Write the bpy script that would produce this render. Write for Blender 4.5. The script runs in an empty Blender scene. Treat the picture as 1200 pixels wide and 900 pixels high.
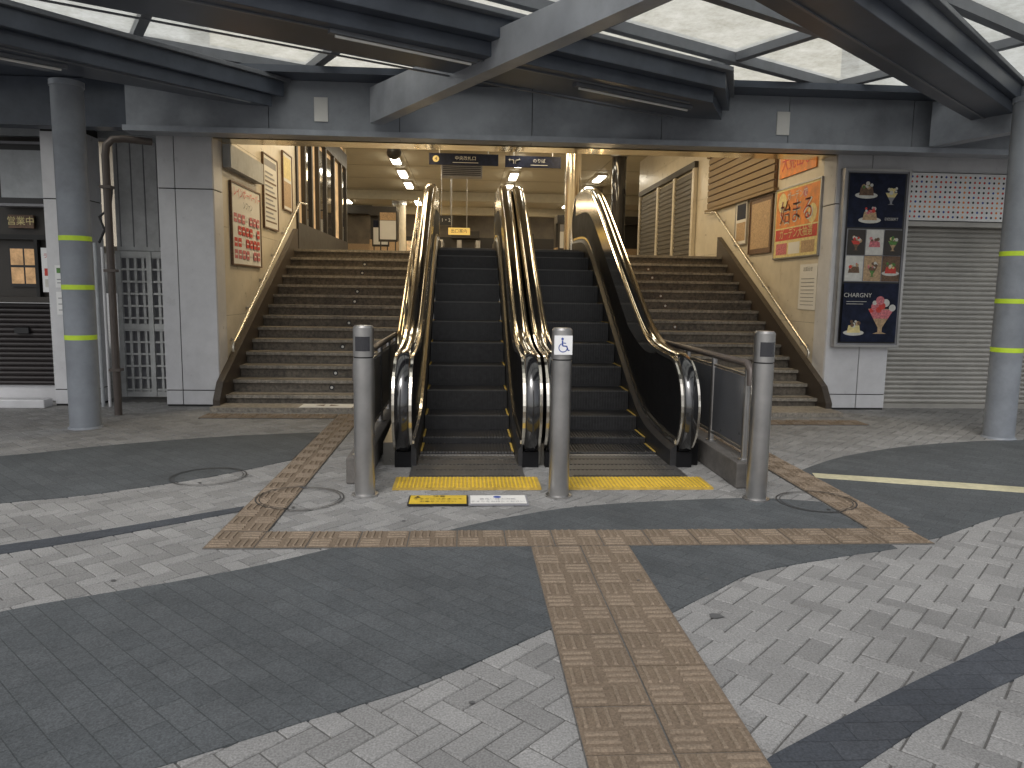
import bpy, math, random
from mathutils import Vector, Matrix
random.seed(7)
scene=bpy.context.scene
COL=scene.collection
# ------------------------------------------------------------------ materials
MATS={}
def mat(name,col,rough=.6,metal=0.,var=.12,scale=6.,bump=0.,bscale=60.,emit=None,estr=0.,spec=.5,coat=0.,stain=0.):
    if name in MATS: return MATS[name]
    m=bpy.data.materials.new(name); m.use_nodes=True
    nt=m.node_tree; b=nt.nodes["Principled BSDF"]
    b.inputs["Roughness"].default_value=rough; b.inputs["Metallic"].default_value=metal
    b.inputs["Specular IOR Level"].default_value=spec
    if coat: b.inputs["Coat Weight"].default_value=coat
    g=nt.nodes.new("ShaderNodeNewGeometry")
    n=nt.nodes.new("ShaderNodeTexNoise"); n.inputs["Scale"].default_value=scale; n.inputs["Detail"].default_value=4; n.inputs["Roughness"].default_value=.65
    nt.links.new(g.outputs["Position"],n.inputs["Vector"])
    r=nt.nodes.new("ShaderNodeValToRGB")
    r.color_ramp.elements[0].position=.3; r.color_ramp.elements[1].position=.7
    lo=[max(0,c*(1-var)) for c in col]; hi=[min(1,c*(1+var)) for c in col]
    r.color_ramp.elements[0].color=(*lo,1); r.color_ramp.elements[1].color=(*hi,1)
    nt.links.new(n.outputs["Fac"],r.inputs["Fac"])
    out=r.outputs["Color"]
    if stain:
        n3=nt.nodes.new("ShaderNodeTexNoise"); n3.inputs["Scale"].default_value=1.3; n3.inputs["Detail"].default_value=6; n3.inputs["Roughness"].default_value=.7
        nt.links.new(g.outputs["Position"],n3.inputs["Vector"])
        mr=nt.nodes.new("ShaderNodeMapRange"); mr.inputs["From Min"].default_value=.45; mr.inputs["From Max"].default_value=.72
        mr.inputs["To Min"].default_value=1.; mr.inputs["To Max"].default_value=1-stain
        nt.links.new(n3.outputs["Fac"],mr.inputs["Value"])
        mx=nt.nodes.new("ShaderNodeVectorMath"); mx.operation='SCALE'
        nt.links.new(out,mx.inputs[0]); nt.links.new(mr.outputs[0],mx.inputs["Scale"]); out=mx.outputs[0]
    nt.links.new(out,b.inputs["Base Color"])
    m2=nt.nodes.new("ShaderNodeMapRange"); m2.inputs["To Min"].default_value=max(0.02,rough*.75); m2.inputs["To Max"].default_value=min(1,rough*1.25)
    nt.links.new(n.outputs["Fac"],m2.inputs["Value"]); nt.links.new(m2.outputs[0],b.inputs["Roughness"])
    if bump:
        n2=nt.nodes.new("ShaderNodeTexNoise"); n2.inputs["Scale"].default_value=bscale; n2.inputs["Detail"].default_value=3
        nt.links.new(g.outputs["Position"],n2.inputs["Vector"])
        bp=nt.nodes.new("ShaderNodeBump"); bp.inputs["Strength"].default_value=bump; bp.inputs["Distance"].default_value=.01
        nt.links.new(n2.outputs["Fac"],bp.inputs["Height"]); nt.links.new(bp.outputs[0],b.inputs["Normal"])
    if emit:
        b.inputs["Emission Color"].default_value=(*emit,1); b.inputs["Emission Strength"].default_value=estr
    MATS[name]=m; return m
def island_mat(name,c1,c2,rough=.8,bump=.5,blot=(.78,1.10),grain=.28):
    m=bpy.data.materials.new(name); m.use_nodes=True; nt=m.node_tree; b=nt.nodes["Principled BSDF"]
    g=nt.nodes.new("ShaderNodeNewGeometry")
    r=nt.nodes.new("ShaderNodeValToRGB"); r.color_ramp.elements[0].color=(*c1,1); r.color_ramp.elements[1].color=(*c2,1)
    nt.links.new(g.outputs["Random Per Island"],r.inputs["Fac"])
    n=nt.nodes.new("ShaderNodeTexNoise"); n.inputs["Scale"].default_value=1.3; n.inputs["Detail"].default_value=6; n.inputs["Roughness"].default_value=.68
    nt.links.new(g.outputs["Position"],n.inputs["Vector"])
    mr=nt.nodes.new("ShaderNodeMapRange"); mr.inputs["From Min"].default_value=.3; mr.inputs["From Max"].default_value=.65; mr.inputs["To Min"].default_value=blot[0]; mr.inputs["To Max"].default_value=blot[1]
    nt.links.new(n.outputs["Fac"],mr.inputs["Value"])
    n2=nt.nodes.new("ShaderNodeTexNoise"); n2.inputs["Scale"].default_value=130; n2.inputs["Detail"].default_value=2
    nt.links.new(g.outputs["Position"],n2.inputs["Vector"])
    mr2=nt.nodes.new("ShaderNodeMapRange"); mr2.inputs["From Min"].default_value=.3; mr2.inputs["From Max"].default_value=.7; mr2.inputs["To Min"].default_value=1-grain; mr2.inputs["To Max"].default_value=1+grain
    nt.links.new(n2.outputs["Fac"],mr2.inputs["Value"])
    mm=nt.nodes.new("ShaderNodeMath"); mm.operation='MULTIPLY'; nt.links.new(mr.outputs[0],mm.inputs[0]); nt.links.new(mr2.outputs[0],mm.inputs[1])
    sc=nt.nodes.new("ShaderNodeVectorMath"); sc.operation='SCALE'
    nt.links.new(r.outputs[0],sc.inputs[0]); nt.links.new(mm.outputs[0],sc.inputs["Scale"]); nt.links.new(sc.outputs[0],b.inputs["Base Color"])
    bp=nt.nodes.new("ShaderNodeBump"); bp.inputs["Strength"].default_value=bump; bp.inputs["Distance"].default_value=.004
    nt.links.new(n2.outputs["Fac"],bp.inputs["Height"]); nt.links.new(bp.outputs[0],b.inputs["Normal"])
    b.inputs["Roughness"].default_value=rough
    MATS[name]=m; return m
def brick_mat(name,c1,c2,mort,bw,bh,rot=0.,rough=.8,msize=.004,offset=.5):
    m=bpy.data.materials.new(name); m.use_nodes=True; nt=m.node_tree; b=nt.nodes["Principled BSDF"]
    g=nt.nodes.new("ShaderNodeNewGeometry"); mp=nt.nodes.new("ShaderNodeMapping"); mp.inputs["Rotation"].default_value=(0,0,rot)
    nt.links.new(g.outputs["Position"],mp.inputs["Vector"])
    t=nt.nodes.new("ShaderNodeTexBrick"); t.inputs["Scale"].default_value=1; t.inputs["Brick Width"].default_value=bw; t.inputs["Row Height"].default_value=bh
    t.inputs["Mortar Size"].default_value=msize; t.offset=offset; t.inputs["Mortar Smooth"].default_value=.5
    t.inputs["Color1"].default_value=(*c1,1); t.inputs["Color2"].default_value=(*c2,1); t.inputs["Mortar"].default_value=(*mort,1)
    nt.links.new(mp.outputs[0],t.inputs["Vector"])
    n=nt.nodes.new("ShaderNodeTexNoise"); n.inputs["Scale"].default_value=1.6; n.inputs["Detail"].default_value=7; n.inputs["Roughness"].default_value=.72
    nt.links.new(g.outputs["Position"],n.inputs["Vector"])
    mr=nt.nodes.new("ShaderNodeMapRange"); mr.inputs["From Min"].default_value=.3; mr.inputs["From Max"].default_value=.7; mr.inputs["To Min"].default_value=.76; mr.inputs["To Max"].default_value=1.22
    nt.links.new(n.outputs["Fac"],mr.inputs["Value"])
    sc=nt.nodes.new("ShaderNodeVectorMath"); sc.operation='SCALE'; nt.links.new(t.outputs["Color"],sc.inputs[0]); nt.links.new(mr.outputs[0],sc.inputs["Scale"])
    n2=nt.nodes.new("ShaderNodeTexNoise"); n2.inputs["Scale"].default_value=130; n2.inputs["Detail"].default_value=2; nt.links.new(g.outputs["Position"],n2.inputs["Vector"])
    mr2=nt.nodes.new("ShaderNodeMapRange"); mr2.inputs["From Min"].default_value=.3; mr2.inputs["From Max"].default_value=.7; mr2.inputs["To Min"].default_value=.7; mr2.inputs["To Max"].default_value=1.3
    nt.links.new(n2.outputs["Fac"],mr2.inputs["Value"])
    sc2=nt.nodes.new("ShaderNodeVectorMath"); sc2.operation='SCALE'; nt.links.new(sc.outputs[0],sc2.inputs[0]); nt.links.new(mr2.outputs[0],sc2.inputs["Scale"])
    nt.links.new(sc2.outputs[0],b.inputs["Base Color"])
    iv=nt.nodes.new("ShaderNodeMath"); iv.operation='MULTIPLY_ADD'; iv.inputs[1].default_value=-1.2
    nt.links.new(t.outputs["Fac"],iv.inputs[0]); nt.links.new(n2.outputs["Fac"],iv.inputs[2])
    bp=nt.nodes.new("ShaderNodeBump"); bp.inputs["Strength"].default_value=.5; bp.inputs["Distance"].default_value=.004
    nt.links.new(iv.outputs[0],bp.inputs["Height"]); nt.links.new(bp.outputs[0],b.inputs["Normal"])
    b.inputs["Roughness"].default_value=rough
    MATS[name]=m; return m

M_WHITE=mat("white_panel",(.64,.64,.66),.3,var=.05,stain=.14)
M_GROOVE=mat("dark_groove",(.03,.03,.03),.8)
M_GREYW=mat("grey_wall",(.42,.44,.46),.6,stain=.25)
M_LGREY=mat("light_grey_wall",(.68,.69,.70),.6,stain=.25)
M_CREAM=mat("cream_wall",(.64,.58,.47),.3,var=.06,stain=.12)
M_STEEL=mat("stainless_steel",(.45,.44,.43),.32,.9,var=.16,scale=3)
M_CHROME=mat("warm_reflection_tinted_metal",(.90,.85,.75),.16,1.,var=.06)  # warm tint paints the hall light's reflection into the base colour
M_BELT=mat("black_glossy_belt",(.012,.012,.013),.13,0.,var=.08,spec=.8,coat=1.)
M_GOLD=mat("warm_polished_metal",(.82,.72,.52),.17,1.,var=.08)  # gold tone includes warm hall light reflected in the metal
M_BLACKG=mat("black_panel",(.010,.010,.011),.5,0.,spec=.12)
M_RUBBER=mat("black_rubber",(.018,.018,.02),.4)
M_STEP=mat("black_step_metal",(.030,.030,.032),.42,.3,var=.3,scale=20)
M_STEPE=mat("grey_step_edge",(.12,.12,.12),.4,.6,var=.3,scale=20)  # grey strip along each step nosing, paler than the step
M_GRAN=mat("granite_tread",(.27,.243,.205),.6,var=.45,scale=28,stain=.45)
M_RISER=mat("shaded_granite_riser",(.145,.123,.098),.65,var=.55,scale=22,stain=.45)  # darker than the tread: riser shade is put into the colour
M_STRING=mat("dark_brown_stringer",(.055,.043,.034),.4,var=.3,scale=40)
M_CONC=mat("concrete_curb",(.13,.12,.11),.8,var=.25,scale=12,bump=.3,stain=.35)
M_COLUMN=mat("blue_grey_paint",(.27,.292,.325),.45,var=.12,scale=4,stain=.25)
M_TAPE=mat("yellow_green_tape",(.62,.85,.05),.5,var=.08,scale=12)
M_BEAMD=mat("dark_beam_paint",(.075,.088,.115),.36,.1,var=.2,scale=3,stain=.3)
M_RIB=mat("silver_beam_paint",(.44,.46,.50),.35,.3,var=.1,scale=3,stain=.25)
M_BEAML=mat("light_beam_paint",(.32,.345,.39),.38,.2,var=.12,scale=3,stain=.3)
M_FASC=mat("fascia_paint",(.29,.31,.345),.36,.2,var=.12,scale=2,stain=.3)
M_MULL=mat("mullion_paint",(.17,.18,.20),.4,.2)
M_YEL=mat("yellow_paint",(.68,.47,.04),.6,var=.12,scale=25,stain=.25)
M_YELT=mat("yellow_tactile",(.50,.335,.06),.65,var=.2,scale=25,stain=.4)
M_PLATE=mat("floor_plate_metal",(.17,.165,.16),.42,.7,var=.2,scale=15)
M_PAPER=mat("white_paper",(.72,.71,.68),.6,var=.03)
M_PALE=mat("pale_print",(.58,.57,.53),.5,var=.12,scale=20)
M_RED=mat("red_print",(.56,.05,.035),.5,var=.25,scale=25)
M_ORANGE=mat("orange_print",(.72,.25,.05),.5,var=.3,scale=9)
M_BLUE=mat("blue_print",(.03,.07,.32),.5)
M_NAVY=mat("navy_print",(.010,.014,.034),.5,var=.5,scale=9,spec=.2)
M_BLACK=mat("black_print",(.015,.015,.017),.4)
M_GREEN=mat("green_print",(.09,.22,.05),.5,var=.5,scale=40)
M_PINK=mat("pink_print",(.55,.16,.18),.5,var=.5,scale=45)
M_BROWN=mat("brown_print",(.14,.08,.045),.5,var=.5,scale=45)
M_TAN=mat("tan_print",(.44,.30,.17),.5,var=.35,scale=40)
M_GREYP=mat("grey_print",(.25,.25,.27),.5)
M_LYEL=mat("light_yellow_print",(.72,.61,.28),.5,var=.2,scale=20)
M_SHUT=mat("beige_shutter",(.42,.405,.375),.4,.3,var=.06,scale=3,stain=.2)
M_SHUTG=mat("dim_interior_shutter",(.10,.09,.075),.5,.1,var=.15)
M_SHUTD=mat("dark_brown_shutter",(.03,.025,.025),.35,.2)
M_SHUTW=mat("brown_slat_shutter",(.25,.18,.10),.6,0,var=.08,scale=2)
M_PIPE=mat("brown_pipe_paint",(.12,.10,.09),.45,.3)
M_CEIL=mat("ceiling_board",(.50,.45,.34),.6,var=.08)
M_CEILJ=mat("ceiling_joint",(.28,.24,.18),.8)
M_FLOORI=mat("station_floor_tile",(.36,.32,.26),.3,var=.1)
M_DARK=mat("dark_interior",(.035,.03,.025),.5)
M_DARKW=mat("dim_brown_wall",(.16,.13,.095),.6,var=.3,scale=2)
M_DARKG=mat("dark_glass",(.03,.03,.035),.08,coat=.6)
M_LAMP=mat("lit_fluorescent",(.9,.9,.8),.5,emit=(1,.92,.75),estr=16)
M_SIGNLIT=mat("lit_sign_yellow",(.7,.5,.12),.5,emit=(1,.66,.2),estr=.45)
M_SHOPLIT=mat("lit_shop_display",(.5,.35,.2),.5,emit=(1,.65,.32),estr=.40,var=.8,scale=4)
M_DIMLIT=mat("dim_lit_window_display",(.30,.18,.09),.5,emit=(1,.6,.28),estr=.28,var=.9,scale=9)
M_LINE=mat("cream_line_paint",(.55,.51,.34),.7,var=.15,scale=20,stain=.35)
M_GATE=mat("white_gate_paint",(.60,.61,.61),.5,stain=.3)
M_SPOT=mat("chewing_gum_stain",(.09,.09,.09),.8)
M_RING=mat("dark_cast_iron",(.05,.05,.052),.6,.4)
gm=bpy.data.materials.new("frosted_roof_glass"); gm.use_nodes=True; nt=gm.node_tree
for n in list(nt.nodes): nt.nodes.remove(n)
o=nt.nodes.new("ShaderNodeOutputMaterial"); tr=nt.nodes.new("ShaderNodeBsdfTransparent"); tl=nt.nodes.new("ShaderNodeBsdfTranslucent")
mx=nt.nodes.new("ShaderNodeMixShader")
g=nt.nodes.new("ShaderNodeNewGeometry"); n=nt.nodes.new("ShaderNodeTexNoise"); n.inputs["Scale"].default_value=3.5; n.inputs["Detail"].default_value=9; n.inputs["Roughness"].default_value=.85
nt.links.new(g.outputs["Position"],n.inputs["Vector"])
r=nt.nodes.new("ShaderNodeValToRGB"); r.color_ramp.elements[0].position=.35; r.color_ramp.elements[1].position=.72
r.color_ramp.elements[0].color=(.86,.87,.83,1); r.color_ramp.elements[1].color=(.48,.48,.41,1)
nt.links.new(n.outputs["Fac"],r.inputs["Fac"]); nt.links.new(r.outputs[0],tl.inputs["Color"]); nt.links.new(r.outputs[0],tr.inputs["Color"])
mx.inputs[0].default_value=.55
nt.links.new(tr.outputs[0],mx.inputs[1]); nt.links.new(tl.outputs[0],mx.inputs[2]); nt.links.new(mx.outputs[0],o.inputs["Surface"])
M_GLASS=gm
M_PANEL=mat("guard_panel",(.16,.165,.18),.3,.4,var=.1)
I_BRICK=island_mat("light_paver",(.195,.193,.188),(.270,.267,.260))
I_TACT=island_mat("brown_tactile_base",(.160,.120,.084),(.172,.129,.09),rough=.8,bump=.4,blot=(.86,1.08))
I_TACTB=island_mat("brown_tactile_bar",(.198,.152,.108),(.208,.16,.114),rough=.75,bump=.3,blot=(.86,1.08))  # bars paler than their base, painting in the relief's shading
B_FAR=brick_mat("paver_field",(.21,.208,.20),(.26,.255,.245),(.11,.11,.105),.2,.1,rot=.785)
B_DARK=brick_mat("dark_paver",(.064,.071,.076),(.078,.085,.090),(.047,.053,.056),.2,.1,rot=.785,msize=.003)
B_DARKB=brick_mat("dark_blue_paver",(.042,.048,.058),(.054,.060,.070),(.030,.034,.042),.2,.1,rot=0,msize=.003)
M_MORTAR=mat("paver_joint",(.10,.097,.092),.95,var=.3,scale=30)

# ------------------------------------------------------------------ builder
class MB:
    def __init__(s): s.v=[];s.f=[];s.m=[];s.ms=[];s.smooth=[]
    def mi(s,m):
        if m not in s.ms: s.ms.append(m)
        return s.ms.index(m)
    def add(s,vs,fs,m,sm=False):
        o=len(s.v); s.v+=[tuple(v) for v in vs]; i=s.mi(m)
        for f in fs: s.f.append([o+k for k in f]); s.m.append(i); s.smooth.append(sm)
        return s
    def box(s,x0,y0,z0,x1,y1,z1,m):
        vs=[(x,y,z) for z in(z0,z1) for y in(y0,y1) for x in(x0,x1)]
        return s.add(vs,[(0,2,3,1),(4,5,7,6),(0,1,5,4),(2,6,7,3),(0,4,6,2),(1,3,7,5)],m)
    def quad(s,pts,m): return s.add(pts,[tuple(range(len(pts)))],m)
    def prism(s,poly,z0,z1,m,top=None):
        n=len(poly); a=sum(poly[i][0]*poly[(i+1)%n][1]-poly[(i+1)%n][0]*poly[i][1] for i in range(n))
        if a<0: poly=poly[::-1]
        vs=[(p[0],p[1],z0) for p in poly]+[(p[0],p[1],z1) for p in poly]
        s.add(vs,[tuple(range(n))[::-1],tuple(range(n,2*n))]+[(i,(i+1)%n,n+(i+1)%n,n+i) for i in range(n)],m); return s
    def flat(s,poly,z,m):
        n=len(poly); a=sum(poly[i][0]*poly[(i+1)%n][1]-poly[(i+1)%n][0]*poly[i][1] for i in range(n))
        if a<0: poly=poly[::-1]
        return s.add([(p[0],p[1],z) for p in poly],[tuple(range(n))],m)
    def cyl(s,p0,p1,r,m,seg=20,r1=None,cap=True):
        p0=Vector(p0);p1=Vector(p1);d=(p1-p0).normalized(); a=d.orthogonal().normalized(); b=d.cross(a); r1=r if r1 is None else r1
        vs=[]
        for k in range(seg):
            t=2*math.pi*k/seg; e=a*math.cos(t)+b*math.sin(t); vs.append(p0+e*r); vs.append(p1+e*r1)
        fs=[(2*k,2*((k+1)%seg),2*((k+1)%seg)+1,2*k+1) for k in range(seg)]
        s.add(vs,fs,m,True)
        if cap:
            s.add([vs[2*k] for k in range(seg)],[tuple(range(seg))[::-1]],m); s.add([vs[2*k+1] for k in range(seg)],[tuple(range(seg))],m)
        return s
    def tube(s,pts,r,m,seg=10):
        pts=[Vector(p) for p in pts]; n=len(pts); vs=[]; ref=None
        for i,p in enumerate(pts):
            d=((pts[min(i+1,n-1)]-pts[max(i-1,0)])).normalized()
            if ref is None: ref=d.orthogonal().normalized()
            a=(ref-d*ref.dot(d)).normalized(); ref=a; b=d.cross(a)
            for k in range(seg):
                t=2*math.pi*k/seg; vs.append(p+a*(r*math.cos(t))+b*(r*math.sin(t)))
        fs=[(i*seg+k,i*seg+(k+1)%seg,(i+1)*seg+(k+1)%seg,(i+1)*seg+k) for i in range(n-1) for k in range(seg)]
        s.add(vs,fs,m,True); s.add(vs[:seg],[tuple(range(seg))[::-1]],m); s.add(vs[-seg:],[tuple(range(seg))],m); return s
    def sweep(s,path,x,prof,m,sm=False):
        n=len(path);k=len(prof);vs=[]
        for i in range(n):
            a=path[max(i-1,0)];b=path[min(i+1,n-1)]; dy,dz=b[0]-a[0],b[1]-a[1]; l=math.hypot(dy,dz) or 1; ny,nz=-dz/l,dy/l
            for (dx,dn) in prof: vs.append((x+dx,path[i][0]+ny*dn,path[i][1]+nz*dn))
        fs=[(i*k+j,i*k+(j+1)%k,(i+1)*k+(j+1)%k,(i+1)*k+j) for i in range(n-1) for j in range(k)]
        fs+= [tuple(range(k))[::-1],tuple((n-1)*k+j for j in range(k))]
        return s.add(vs,fs,m,sm)
    def ob(s,name,parent=None,label=None,cat=None,group=None,kind=None,bevel=0):
        me=bpy.data.meshes.new(name)
        xs=[v[0] for v in s.v];ys=[v[1] for v in s.v];zs=[v[2] for v in s.v]
        c=Vector(((min(xs)+max(xs))/2,(min(ys)+max(ys))/2,min(zs)))
        me.from_pydata([Vector(v)-c for v in s.v],[],s.f)
        for m in s.ms: me.materials.append(m)
        me.polygons.foreach_set("material_index",s.m); me.polygons.foreach_set("use_smooth",s.smooth); me.update()
        o=bpy.data.objects.new(name,me); COL.objects.link(o)
        if parent is not None: o.parent=parent; o.location=c-parent_origin(parent)
        else: o.location=c
        if label: o["label"]=label
        if cat: o["category"]=cat
        if group: o["group"]=group
        if kind: o["kind"]=kind
        if bevel:
            b=o.modifiers.new("bevel","BEVEL"); b.width=bevel; b.segments=2; b.limit_method='ANGLE'
        return o
def parent_origin(p):
    v=Vector(p.location)
    while p.parent: p=p.parent; v+=Vector(p.location)
    return v
def thing(name,loc,label,cat,group=None):
    e=bpy.data.objects.new(name,None); e.empty_display_size=.2; COL.objects.link(e); e.location=loc
    e["label"]=label; e["category"]=cat
    if group: e["group"]=group
    return e
def text_polys(st,size):
    cu=bpy.data.curves.new("t",'FONT'); cu.body=st; cu.size=size; cu.resolution_u=3; cu.align_x='CENTER'; cu.align_y='CENTER'
    ob=bpy.data.objects.new("t",cu); COL.objects.link(ob)
    dg=bpy.context.evaluated_depsgraph_get(); me=bpy.data.meshes.new_from_object(ob.evaluated_get(dg))
    vs=[(v.co.x,v.co.y) for v in me.vertices]; fs=[tuple(p.vertices) for p in me.polygons]
    bpy.data.objects.remove(ob); bpy.data.meshes.remove(me); bpy.data.curves.remove(cu)
    return vs,fs
def sign(name,label,cat,org,U,V,w,h,els,base=M_PAPER,th=.02,frame=None,fw=.02,parent=None,group=None):
    org=Vector(org);U=Vector(U);V=Vector(V);N=U.cross(V)
    e=parent or thing(name,org,label,cat,group)
    def P(u,v,n): return org+U*u+V*v+N*n
    def bx(b,u0,v0,u1,v1,n0,n1,m):
        vs=[P(u,v,n) for n in(n0,n1) for v in(v0,v1) for u in(u0,u1)]
        b.add(vs,[(0,2,3,1),(4,5,7,6),(0,1,5,4),(2,6,7,3),(0,4,6,2),(1,3,7,5)],m)
    b=MB(); bx(b,0,0,w,h,0.002,th,base); b.ob("board",e)
    if frame:
        b=MB(); t2=th+.012
        bx(b,-fw,-fw,w+fw,0,0.002,t2,frame); bx(b,-fw,h,w+fw,h+fw,0.002,t2,frame); bx(b,-fw,0,0,h,0.002,t2,frame); bx(b,w,0,w+fw,h,0.002,t2,frame); b.ob("frame",e)
    pr=MB(); tx=MB(); k=0
    for el in els:
        if el[0]=='t': continue
        k+=1; n=th+.0015+.0003*k
        if el[0]=='r': _,u0,v0,u1,v1,m=el; pr.add([P(u0,v0,n),P(u1,v0,n),P(u1,v1,n),P(u0,v1,n)],[(0,1,2,3)],m)
        elif el[0]=='c':
            _,u,v,rr,m=el; pr.add([P(u+rr*math.cos(a*math.pi/8),v+rr*math.sin(a*math.pi/8),n) for a in range(16)],[tuple(range(16))],m)
        elif el[0]=='p': _,pts,m=el; pr.add([P(a,c,n) for a,c in pts],[tuple(range(len(pts)))],m)
    for el in els:
        if el[0]=='t':
            _,u,v,sz,st,m=el; vs,fs=text_polys(st,sz); tx.add([P(u+a,v+c,th+.004+.0003*k) for a,c in vs],fs,m)
    if pr.v: pr.ob("printed_area",e)
    if tx.v: tx.ob("lettering",e)
    return e
X=(1,0,0);Y=(0,1,0);Z=(0,0,1);NY=(0,-1,0)

# ------------------------------------------------------------------ ground
b=MB(); b.flat([(-150,-150),(150,-150),(150,150),(-150,150)],-.012,B_FAR); b.ob("ground",kind="structure")
b=MB(); b.flat([(-8,1.2),(10,1.2),(10,9.9),(-8,9.9)],-.006,M_MORTAR); b.ob("paving_bed",kind="structure")
b=MB(); u=.1; c45=math.cos(math.radians(45)); gp=.0032
for i in range(-160,200):
    for j in range(-160,200):
        s=(i+j)%4
        if s not in(0,2): continue
        wd,hg=(2,1) if s==0 else (1,2)
        cx,cy=(i+wd/2)*u,(j+hg/2)*u
        wx=cx*c45-cy*c45; wy=cx*c45+cy*c45+3
        if not(-6.8<wx<8.6 and 1.3<wy<9.6): continue
        x0,y0,x1,y1=i*u+gp,j*u+gp,(i+wd)*u-gp,(j+hg)*u-gp
        zz=random.uniform(-.0014,.0008); cv=.003
        ta,tb=random.uniform(-.001,.001),random.uniform(-.001,.001)
        P=[]
        for (ox,zo) in((0,-.006),(cv,0)):
            for q,(px,py) in enumerate(((x0+ox,y0+ox),(x1-ox,y0+ox),(x1-ox,y1-ox),(x0+ox,y1-ox))):
                P.append((px*c45-py*c45,px*c45+py*c45+3,zz+zo+(ta if q in(0,1) else -ta)+(tb if q in(0,3) else -tb)))
        b.add(P,[(4,5,6,7),(0,1,5,4),(1,2,6,5),(2,3,7,6),(3,0,4,7)],I_BRICK)
b.ob("pavement",kind="structure")
def catmull(pts,n=6):
    out=[]
    for i in range(len(pts)-1):
        p0=pts[max(i-1,0)];p1=pts[i];p2=pts[i+1];p3=pts[min(i+2,len(pts)-1)]
        for k in range(n):
            t=k/n
            out.append(tuple(.5*((2*p1[a])+(-p0[a]+p2[a])*t+(2*p0[a]-5*p1[a]+4*p2[a]-p3[a])*t*t+(-p0[a]+3*p1[a]-3*p2[a]+p3[a])*t**3) for a in(0,1)))
    out.append(pts[-1]); return out
def patch(name,curves,z,m):
    poly=[]
    for c in curves: poly+= catmull(c) if len(c)>2 else c
    b=MB(); n=len(poly); a=sum(poly[i][0]*poly[(i+1)%n][1]-poly[(i+1)%n][0]*poly[i][1] for i in range(n))
    if a<0: poly=poly[::-1]
    b.add([(p[0],p[1],z) for p in poly],[tuple(range(n))],m); b.add([(p[0],p[1],z) for p in poly]+[(p[0],p[1],z-.008) for p in poly],[(i,i+n,(i+1)%n+n,(i+1)%n) for i in range(n)],m)
    b.ob(name,kind="structure")
patch("dark_pavement_area",[[(-3.4,2.2),(-2.6,2.9),(-2.05,3.29),(-1.76,3.45),(-1.44,3.61),(-1.08,3.82),(-.73,4.09)],[(.385,4.09),(.385,3.05)],[(.385,3.05),(-.13,2.62),(-.57,2.36),(-.93,2.15),(-1.6,1.75),(-2.2,1.3)],[(-3.4,1.3),(-3.4,2.2)]],.004,B_DARK)
patch("dark_pavement_area",[[(-6.6,5.3),(-5.2,5.95),(-3.92,6.43),(-3.22,6.89),(-2.36,7.30),(-1.50,7.53)],[(-1.46,7.53),(-1.46,6.3)],[(-1.46,6.3),(-1.93,5.74),(-2.54,5.26),(-3.08,5.01),(-4.2,4.5),(-6.6,3.6)]],.004,B_DARK)
patch("dark_pavement_strip",[[(-4.2,3.45),(-2.58,4.17),(-1.46,4.92)],[(-1.46,4.80),(-2.50,4.03),(-4.2,3.2)]],.004,B_DARKB)
patch("dark_pavement_area",[[(-.12,4.37),(.31,4.66),(.92,4.92),(2.0,5.08),(2.53,4.98)],[(2.53,4.98),(2.53,4.37)]],.004,B_DARK)
patch("dark_pavement_area",[[(.957,4.08),(2.52,4.08)],[(2.52,4.02),(1.62,3.71),(1.25,3.44),(.957,3.19)]],.004,B_DARK)
patch("dark_pavement_area",[[(2.80,5.9),(3.4,6.4),(4.19,6.83),(5.0,7.1),(5.80,7.22),(8,7.3)],[(8,7.3),(8,6.4)],[(8,6.4),(5.6,5.4),(3.88,4.76),(2.92,4.22),(2.80,4.2)]],.004,B_DARK)
patch("dark_blue_pavement_strip",[[(.80,2.0),(.99,2.14)],[(.99,2.14),(1.61,2.50),(2.47,2.96),(4.5,4.0)],[(4.6,3.7),(2.19,2.60),(1.24,2.07),(.9,1.8)]],.004,B_DARKB)
patch("painted_line",[[(2.82,5.66),(4.20,5.20),(6.5,4.4)],[(6.6,4.52),(4.28,5.36),(2.86,5.80)]],.009,M_LINE)
def tact(x0,y0,x1,y1,tile=.285):
    b=MB(); nx=max(1,round((x1-x0)/tile)); ny=max(1,round((y1-y0)/tile)); tw=(x1-x0)/nx; th=(y1-y0)/ny
    for i in range(nx):
        for j in range(ny):
            a,c=x0+i*tw,y0+j*th; g=.0035
            dz=random.uniform(-.001,.001)
            b.box(a+g,c+g,-.004,a+tw-g,c+th-g,.0105+dz,I_TACT)
            for q in range(2):
                for w_ in range(2):
                    hor=(q+w_)%2==0; cx=a+tw*(q+.5)/2; cy=c+th*(w_+.5)/2; hw=tw/4-.012; hh=th/4-.012
                    for s in range(3):
                        t=(s-1)*.042
                        if hor: X0,X1,Y0_,Y1=cx-hw,cx+hw,cy+t-.010,cy+t+.010
                        else: X0,X1,Y0_,Y1=cx+t-.010,cx+t+.010,cy-hh,cy+hh
                        zb,zt,k=.009,.0175+dz,.004
                        vs=[(X0,Y0_,zb),(X1,Y0_,zb),(X1,Y1,zb),(X0,Y1,zb),(X0+k,Y0_+k,zt),(X1-k,Y0_+k,zt),(X1-k,Y1-k,zt),(X0+k,Y1-k,zt)]
                        b.add(vs,[(4,5,6,7),(0,1,5,4),(1,2,6,5),(2,3,7,6),(3,0,4,7)],I_TACTB)
    b.box(x0,y0,-.004,x1,y1,.007,M_MORTAR)
    b.ob("tactile_pavement",kind="structure")
tact(.385,1.32,.955,4.075)
tact(-1.45,4.085,2.79,4.365)
tact(-1.45,4.375,-1.165,8.62)
tact(2.54,4.375,2.82,8.3)
tact(-2.95,8.34,-1.46,8.62)
tact(2.83,8.05,4.6,8.33)
b=MB()
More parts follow.
